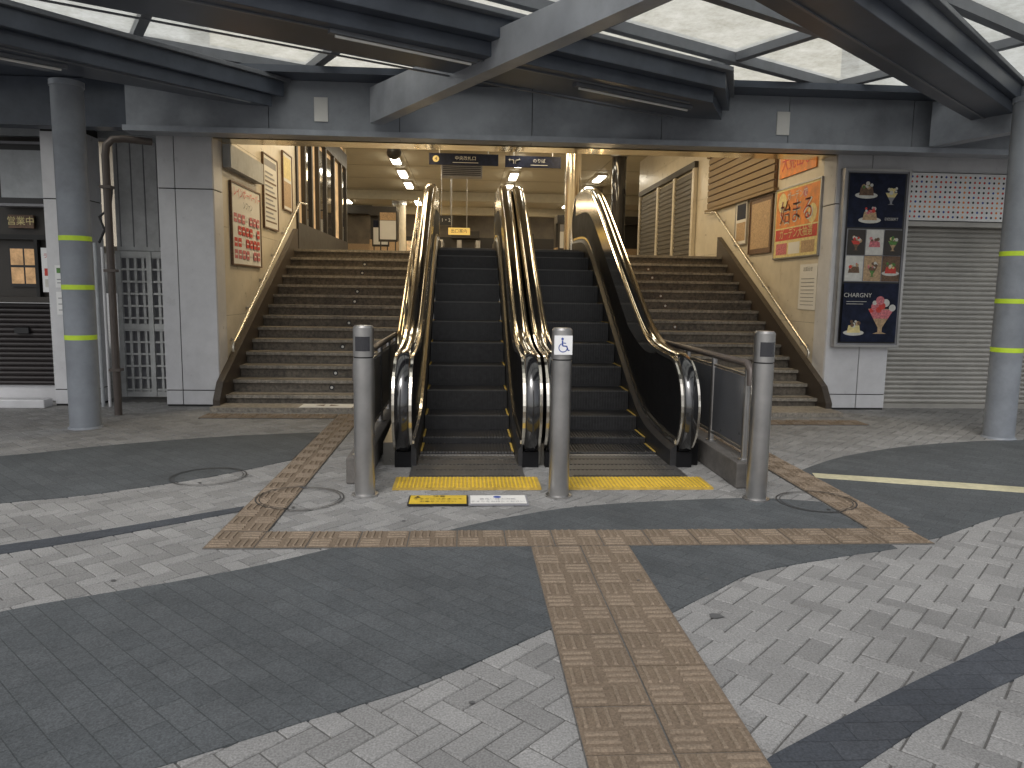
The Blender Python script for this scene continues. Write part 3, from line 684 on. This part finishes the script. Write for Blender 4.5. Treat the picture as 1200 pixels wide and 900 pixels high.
hcyl("pillar",-2.6,30,.26,"cream round pillar in the station hall",M_CREAM)
hcyl("pillar",1.6,30,.22,"dark clad pillar in the station hall",M_DARKW)
for (x0,x1,y,z1,m,lab) in((-6.5,-3.4,28,4.2,M_DARKW,"dim brown kiosk"),(3.4,6.5,28,4.0,M_DARK,"dark kiosk"),(-1.9,-1.1,31,3.5,M_SHOPLIT,"lit kiosk"),(1.9,2.9,32,3.6,M_GREYP,"grey ticket machine bank"),(-3.2,-2.3,25.5,3.9,M_DARK,"dark kiosk"),(-.6,.6,32.5,3.7,M_DARK,"dark kiosk")):
    e=thing("kiosk",((x0+x1)/2,y,LZ),lab+" at the far end of the station hall","kiosk")
    b=MB(); b.box(x0,y,LZ,x1,y+.9,LZ+1.0,M_TAN); b.ob("counter",e)
    b=MB(); b.box(x0,y+.3,LZ+1.001,x1,y+.9,z1-.001,m); b.ob("display",e)
    b=MB(); b.box(x0,y-.1,z1,x1,y+.9,z1+.3,M_SIGNLIT if m is M_SHOPLIT else M_DARK); b.ob("header",e)
for (x0,y,c1) in((-2.75,22.5,M_NAVY),(2.8,22.6,M_GREYP),(-2.3,20.2,M_TAN)):
    e=thing("notice_board",(x0+.25,y,LZ),"freestanding notice board on dark legs in the station hall","notice board","notice boards in the hall")
    b=MB(); b.box(x0,y,LZ+.6,x0+.5,y+.05,LZ+1.4,M_DARK); b.ob("board",e)
    b=MB(); b.box(x0+.04,y-.008,LZ+.66,x0+.46,y-.002,LZ+1.15,M_PAPER); b.box(x0+.04,y-.008,LZ+1.16,x0+.46,y-.002,LZ+1.36,c1); b.ob("poster",e)
    for xx in(x0+.04,x0+.43):
        b=MB(); b.box(xx,y+.01,LZ,xx+.03,y+.04,LZ+.60,M_DARK); b.ob("leg",e)
for k in range(5):
    b=MB(); x=-.9+k*.62; b.box(x,25,LZ,x+.16,26.6,LZ+1.0,M_STEEL); b.box(x+.02,25.1,LZ+1.0,x+.14,26.5,LZ+1.03,M_BLACK)
    b.ob("ticket_gate",label="stainless ticket gate cabinet in the station hall",cat="ticket gate",group="ticket gates in the hall",bevel=.02)
for x in(-1.86,1.42,4.0,-4.6):
    for k in range(9):
        y=12.5+k*2.4
        if abs(x)>3 and y<20.5: continue
        b=MB(); b.box(x-.13,y,4.86,x+.13,y+1.2,4.912,M_PAPER); b.box(x-.10,y+.03,4.825,x+.10,y+1.17,4.859,M_LAMP)
        b.ob("ceiling_light",label="lit tubular ceiling light fixture in the station hall",cat="ceiling light",group="ceiling lights in the hall")
def area(x,y,z,sx,sy,pw,col=(1,.77,.45)):
    l=bpy.data.lights.new("hall_lamp",'AREA'); l.shape='RECTANGLE'; l.size=sx; l.size_y=sy; l.energy=pw; l.color=col
    o=bpy.data.objects.new("hall_lamp",l); COL.objects.link(o); o.location=(x,y,z)
for y,pw in((11.6,74),(16.5,50),(23,46),(29.5,46)):
    area(-1.2,y,4.82,.5,2.5,pw); area(2.4,y,4.82,.5,2.5,pw)
b=MB(); b.box(-.62,19.5,4.35,.42,19.9,4.80,M_GREYP)
for k in range(9): b.box(-.58,19.485,4.38+k*.047,.38,19.498,4.40+k*.047,M_BLACK)
b.box(-.5,19.6,4.80,-.46,19.7,4.915,M_STEEL); b.box(.26,19.6,4.80,.30,19.7,4.915,M_STEEL)
b.ob("ventilation_grille",label="grey slatted ventilation unit hanging from the hall ceiling",cat="air grille")
e=thing("security_camera",(-1.35,14.5,4.0),"black dome security camera hanging from the ceiling","security camera")
b=MB(); b.cyl((-1.35,14.5,4.15),(-1.35,14.5,4.91),.03,M_BLACK,10); b.ob("stem",e)
b=MB()
for k in range(6):
    a0=k*math.pi/6;a1=(k+1)*math.pi/6; b.cyl((-1.35,14.5,4.02-.14*math.cos(a0)),(-1.35,14.5,4.02-.14*math.cos(a1)),max(.001,.14*math.sin(a0)),M_BLACK,16,r1=max(.001,.14*math.sin(a1)),cap=False)
b.ob("dome",e)
def hang(x0,x1,z0,z1,y,els,label,base):
    e=sign("hanging_sign",label,"sign",(x0,y,z0),X,Z,x1-x0,z1-z0,els,base=base,th=.06)
    for x in(x0+(x1-x0)*.15,x1-(x1-x0)*.15):
        b=MB(); b.cyl((x,y-.03,z1),(x,y-.03,4.915),.012,M_STEEL,8); b.ob("hanger",e)
    return e
hang(-.86,.76,4.38,4.64,18,[('c',.16,.13,.075,M_LYEL),('t',.16,.13,.11,"4",M_NAVY),('t',.85,.15,.10,"中央改札口",M_PALE),('r',.55,.05,1.15,.062,M_PALE)],"dark blue hanging platform sign with a yellow circle",M_NAVY)
hang(.92,2.24,4.36,4.62,17.98,[('t',.22,.13,.16,"↰↱",M_PALE),('t',.8,.15,.10,"のりば",M_PALE),('r',.6,.05,1.0,.062,M_PALE)],"dark blue hanging direction sign with white arrows",M_NAVY)
hang(-.45,.12,2.92,3.10,20,[('t',.28,.09,.11,"出口案内",M_BLACK)],"yellow hanging sign above the hall floor",M_SIGNLIT)
hang(-.72,-.35,3.25,3.50,21,[('t',.18,.13,.13,"1・2",M_PAPER)],"small black hanging sign",M_BLACK)
M_RAILC=mat("slim_wall_rail",(.62,.57,.48),.25,.8)
def wallrail(x,s,label):
    e=thing("wall_handrail",(x,9.6,.8),label,"handrail","handrails along the stair walls")
    pts=[(x,9.46,.66),(x,9.44,.72),(x,9.50,.78),(x,9.66,.86),(x,13.4,2.93),(x,14.0,2.97)]
    b=MB(); b.tube(pts,.019,M_RAILC,12); b.ob("rail",e)
    for k in range(6):
        t=k/5; y=9.7+t*3.5; z=.88+(y-9.7)*.555
        b=MB(); b.tube([(x,y,z-.02),(x,y,z-.07),(x-s*.09,y,z-.09)],.008,M_STEEL,6); b.cyl((x-s*.092,y,z-.09),(x-s*.10,y,z-.09),.025,M_STEEL,10); b.ob("bracket",e)
wallrail(-2.88,1,"slim pale metal handrail bracketed to the stair wall")
wallrail(4.50,-1,"slim pale metal handrail bracketed to the stair wall")
for x in(-.80,2.16):
    e=thing("stair_handrail",(x,9.3,0),"brass-toned handrail beside the escalator on the stairs","handrail","stair handrails beside the escalators")
    b=MB(); b.tube([(x,9.0,.80),(x,9.05,.90),(x,9.2,.98),(x,13.2,3.02),(x,13.6,3.06)],.020,M_GOLD,12); b.ob("rail",e)
    b=MB(); b.tube([(x,9.25,.75),(x,13.2,2.76)],.011,M_GOLD,8); b.ob("rail",e)
    for k in range(6):
        y=9.3+k*.74; z=(math.floor((y-Y0)/TR)+1)*RI; b=MB(); b.cyl((x,y,z),(x,y,1.02+(y-9.3)*.51),.016,M_GOLD,10); b.ob("post",e)

# ------------------------------------------------------------------ posters etc.
els=[('t',.66,.91,.14,"レインボーペーパー",M_RED),('t',.66,.77,.11,"ンファン",M_BLACK)]
for i in range(7):
    for j in range(4):
        if (i+2*j)%5!=4: els.append(('r',.08+i*.168,.07+j*.155,.08+i*.168+.135,.07+j*.155+.115,M_RED if (i*3+j*5)%3 else M_PINK))
        els.append(('r',.10+i*.168,.115+j*.155,.08+i*.168+.115,.135+j*.155,M_PAPER))
sign("poster","framed white poster with red squares and lettering on the stair wall","poster",(-2.985,9.83,1.76),Y,Z,1.32,1.02,els,frame=M_BROWN)
sign("poster","tall framed notice with dense small text on the stair wall","poster",(-2.985,11.4,2.36),Y,Z,.8,1.05,[('r',.06,.9,.74,1.0,M_GREYP)]+[('r',.08,.08+.065*k,.72-.1*(k%3),.105+.065*k,M_GREYP if k%3 else M_BROWN) for k in range(12)],frame=M_BROWN)
sign("wall_box","grey metal shutter box mounted high on the stair wall","wall box",(-2.985,9.6,2.92),Y,Z,1.5,.28,[],base=M_GREYW,th=.10)
sign("poster","small colourful poster on the upper stair wall","poster",(-2.985,12.6,2.75),Y,Z,.6,.9,[('r',.05,.5,.55,.85,M_LYEL),('r',.05,.05,.55,.45,M_TAN)],frame=M_BROWN)
RU=NY
def rsign(name,label,cat,ya,yb,za,zb,els,**k): return sign(name,label,cat,(4.605,yb,za),RU,Z,yb-ya,zb-za,els,**k)
rsign("poster","large orange and yellow festival poster in a frame","poster",9.56,10.95,2.0,2.97,
 [('r',.0,.0,1.39,.97,M_LYEL),('r',.03,.42,1.36,.94,M_ORANGE),('c',.22,.78,.14,M_LYEL),('c',1.18,.55,.13,M_LYEL),('c',.95,.85,.07,M_PINK),('t',.70,.84,.13,"ガーデンで",M_PAPER),('t',.705,.60,.37,"始まる",M_PAPER),('t',.69,.61,.35,"始まる",M_RED),('r',.04,.24,1.35,.40,M_RED),('t',.70,.32,.15,"ガーデン大抽選",M_LYEL),('r',.08,.04,.45,.2,M_PINK),('r',.5,.04,.86,.2,M_PAPER),('r',.9,.04,1.3,.2,M_TAN)],frame=M_STEEL)
rsign("poster","tan framed notice board on the stair wall","poster",11.1,11.95,2.12,2.95,[('r',.06,.06,.79,.77,M_TAN)],base=M_BROWN,frame=M_BROWN)
rsign("poster","narrow framed poster with dark pictures on the stair wall","poster",12.1,12.6,2.3,3.0,[('r',.05,.4,.45,.65,M_NAVY),('r',.05,.05,.45,.35,M_TAN)],frame=M_STEEL)
rsign("notice","white paper notice with faint lines on the stair wall","notice",9.56,10.07,1.27,1.88,[('t',.25,.54,.07,"お知らせ",M_GREYP)]+[('r',.06,.06+.05*k,.45,.068+.05*k,M_GREYP) for k in range(8)],th=.004)
rsign("poster","red and yellow banner poster high on the stair wall","poster",9.75,10.9,3.14,3.5,[('t',.55,.18,.24,"大売出し",M_RED)],base=M_ORANGE)
b=MB(); b.box(4.575,11.0,3.04,4.606,14.1,3.98,M_BROWN)
for k in range(8): b.box(4.553,11.02,3.055+k*.115,4.574,14.08,3.145+k*.115,M_SHUTW)
b.box(4.53,10.95,3.985,4.6055,14.15,4.10,M_SHUTW); b.box(4.53,10.95,2.99,4.6055,14.15,3.035,M_SHUTW)
b.ob("roller_shutter",label="small brown slatted roller shutter high on the stair wall",cat="roller shutter")
# light box: three stacked backlit panels
w,h_=.79,2.14; e=[('r',.02,.02,w-.02,h_-.02,M_BLACK)]
def dessert(cu,cv,s,kind,m1,m2,m3=M_RED):
    if kind=='glass':
        e.append(('p',[(cu-.16*s,cv-.46*s),(cu+.16*s,cv-.46*s),(cu+.05*s,cv-.42*s),(cu+.05*s,cv-.32*s),(cu+.30*s,cv+.10*s),(cu-.30*s,cv+.10*s),(cu-.05*s,cv-.32*s),(cu-.05*s,cv-.42*s)],m1))
        e.append(('p',[(cu-.17*s,cv-.12*s),(cu+.17*s,cv-.12*s),(cu+.29*s,cv+.08*s),(cu-.29*s,cv+.08*s)],m3))
    else:
        e.append(('p',[(cu+.52*s*math.cos(a*math.pi/8),cv-.26*s+.14*s*math.sin(a*math.pi/8)) for a in range(16)],M_PALE))
        e.append(('p',[(cu-.34*s,cv-.26*s),(cu+.34*s,cv-.26*s),(cu+.27*s,cv+.10*s),(cu-.27*s,cv+.10*s)],m1))
    rs=random.Random(int(cu*1000+cv*77))
    for k in range(9): e.append(('c',cu+rs.uniform(-.26,.26)*s,cv+rs.uniform(.06,.30)*s,rs.uniform(.05,.10)*s,(m2,M_PALE,m3)[k%3]))
e+=[('r',.04,1.46,.75,2.11,M_NAVY)]
dessert(.26,1.92,.28,'plate',M_BROWN,M_TAN,M_GREEN); dessert(.58,1.86,.26,'glass',M_GREYP,M_PALE,M_LYEL); dessert(.32,1.62,.28,'plate',M_TAN,M_PINK,M_RED)
e.append(('t',.58,1.56,.045,"DESSERT",M_PALE))
e+=[('r',.04,.79,.75,1.44,M_GREYP)]
for ii,(uu,vv) in enumerate([(.05+.235*i,.80+.32*j) for j in range(2) for i in range(3)]):
    bg=(M_PALE,M_TAN,M_BROWN,M_DARK,M_PALE,M_DARK)[ii]
    e.append(('r',uu,vv,uu+.225,vv+.31,bg)); dessert(uu+.112,vv+.155,.22,('plate','glass')[ii%2],(M_BROWN,M_GREEN,M_RED,M_BROWN,M_PINK,M_TAN)[ii],(M_TAN,M_PINK,M_LYEL)[ii%3],(M_RED,M_BROWN,M_GREEN)[ii%3])
e.append(('r',.04,.04,.75,.77,M_NAVY))
dessert(.54,.40,.56,'glass',M_TAN,M_RED,M_PINK); dessert(.20,.22,.26,'plate',M_LYEL,M_TAN,M_BROWN)
e+= [('t',.22,.62,.075,"CHARGNY",M_PALE),('r',.08,.54,.34,.546,M_PALE),('r',.08,.51,.30,.516,M_PALE)]
sign("advertising_light_box","tall silver-framed advertising box with three stacked dessert photographs","advertising sign",(4.68,9.19,.85),X,Z,w,h_,e,base=M_GREYP,th=.09,frame=M_STEEL,fw=.03)
ee=thing("shop_sign",(5.5,9.24,2.42),"white shop sign covered in rows of coloured dots","sign")
b=MB(); b.box(5.50,9.18,2.42,6.93,9.238,3.0,M_SIGNW); b.ob("board",ee)
cols=[M_RED,M_BLACK,M_RED,M_BLUE,M_BLACK,M_RED,M_ORANGE]; b=MB()
for i in range(22):
    for j in range(9):
        cx,cz=5.56+i*.063,2.465+j*.061
        b.add([(cx+.015*math.cos(t*math.pi/4),9.1775,cz+.015*math.sin(t*math.pi/4)) for t in range(8)],[tuple(range(8))],cols[(i*5+j*3+i*j)%7])
o=b.ob("dots",ee); o["kind"]="stuff"
sign("display_case","black framed wall display case with a grey picture","display case",(-5.66,9.70,2.42),X,Z,.68,.70,[('r',.07,.07,.61,.63,M_GREYW)],base=M_BLACK,th=.16,frame=M_GREYP,fw=.03)
sign("shop_nameplate","small dim warm shop nameplate","sign",(-5.62,9.72,2.14),X,Z,.3,.16,[('t',.15,.08,.11,"営業中",M_LYEL)],base=M_BROWN,th=.03)
sign("shop_display","small warm lit food pictures in the dark shop window","display",(-5.66,9.735,1.42),X,Z,.36,.5,[('r',.02,.27,.17,.47,M_DIMLIT),('r',.19,.27,.34,.47,M_DIMLIT),('r',.02,.04,.17,.24,M_DIMLIT),('r',.19,.04,.34,.24,M_DIMLIT)],base=M_BLACK,th=.012)
sign("poster","white poster with red heading in the shop window","poster",(-5.20,9.60,1.36),X,Z,.24,.54,[('t',.12,.44,.065,"ランチ",M_RED),('t',.12,.35,.05,"定食",M_RED),('r',.03,.20,.21,.29,M_RED),('r',.03,.06,.21,.16,M_PALE)],base=M_SIGNW,th=.01)
sign("notice","white and pale green notice sheet taped to the pier","notice",(-4.84,9.198,1.42),X,Z,.20,.26,[('r',.02,.17,.18,.23,M_GREEN),('r',.02,.05,.18,.06,M_GREYP),('r',.02,.09,.18,.10,M_GREYP)],base=M_SIGNW,th=.004)
sign("notice","white notice sheet taped to the pier","notice",(-4.84,9.198,1.10),X,Z,.19,.27,[('r',.02,.05,.17,.06,M_GREYP),('r',.02,.12,.17,.13,M_GREYP),('r',.02,.19,.17,.20,M_GREYP)],base=M_SIGNW,th=.004)
e=thing("drain_pipe",(-3.88,8.4,0),"brown steel drain pipe bending at the top beside the column","pipe")
b=MB(); b.tube([(-3.90,8.55,0),(-3.90,8.55,2.85),(-3.89,8.56,2.96),(-3.84,8.60,3.03),(-3.74,8.66,3.05),(-3.50,8.8,3.05)],.040,M_PIPE,14); b.ob("pipe",e)
for z in(.5,1.6,2.5):
    b=MB(); b.box(-3.96,8.50,z,-3.84,8.60,z+.03,M_PIPE); b.ob("clamp",e)
e=thing("cable_conduit",(-4.3,9.15,0),"thin grey conduits with black cable on the wall","conduit")
b=MB(); b.tube([(-4.35,9.16,0),(-4.35,9.16,1.95)],.022,M_GREYW,8); b.ob("conduit",e)
b=MB(); b.tube([(-4.27,9.16,0),(-4.27,9.16,1.9)],.018,M_WHITE,8); b.ob("conduit",e)
b=MB(); b.tube([(-4.3,9.16,1.95),(-4.22,9.14,2.1),(-4.28,9.15,2.25),(-4.15,9.15,2.35),(-4.12,9.16,2.6)],.016,M_RUBBER,8); b.ob("cable",e)

# ------------------------------------------------------------------ world, sun, camera
w=bpy.data.worlds.new("World"); scene.world=w; w.use_nodes=True; nt=w.node_tree
bg=nt.nodes["Background"]; sky=nt.nodes.new("ShaderNodeTexSky"); sky.sky_type='NISHITA'; sky.sun_disc=False
sky.sun_elevation=math.radians(52); sky.sun_rotation=math.radians(200); sky.air_density=1.; sky.dust_density=4; sky.ozone_density=1
hs=nt.nodes.new("ShaderNodeHueSaturation"); hs.inputs["Saturation"].default_value=.28
nt.links.new(sky.outputs[0],hs.inputs["Color"]); nt.links.new(hs.outputs[0],bg.inputs["Color"]); bg.inputs["Strength"].default_value=.15
sl=bpy.data.lights.new("sun",'SUN'); sl.energy=1.0; sl.angle=math.radians(18); sl.color=(1,.99,.97)
so=bpy.data.objects.new("sun",sl); COL.objects.link(so)
d=Vector((math.sin(math.radians(200))*math.cos(math.radians(52)),math.cos(math.radians(200))*math.cos(math.radians(52)),math.sin(math.radians(52))))
so.rotation_euler=d.to_track_quat('Z','Y').to_euler()
h=1.45;p=math.radians(7.08);r_=.015;t=math.radians(3.7)
F=Vector((math.sin(t)*math.cos(p),math.cos(t)*math.cos(p),-math.sin(p))); R=Vector((math.cos(t),-math.sin(t),0)); Uv=R.cross(F)
R2=R*math.cos(r_)+Uv*math.sin(r_); U2=Uv*math.cos(r_)-R*math.sin(r_)
cd=bpy.data.cameras.new("camera"); co=bpy.data.objects.new("camera",cd); COL.objects.link(co)
co.matrix_world=Matrix((( R2.x,U2.x,-F.x,0),(R2.y,U2.y,-F.y,0),(R2.z,U2.z,-F.z,h),(0,0,0,1)))
cd.sensor_width=36; cd.lens=26.1; cd.clip_end=500; cd.clip_start=.05
scene.camera=co
scene.view_settings.view_transform='Standard'; scene.view_settings.look='None'; scene.view_settings.exposure=0
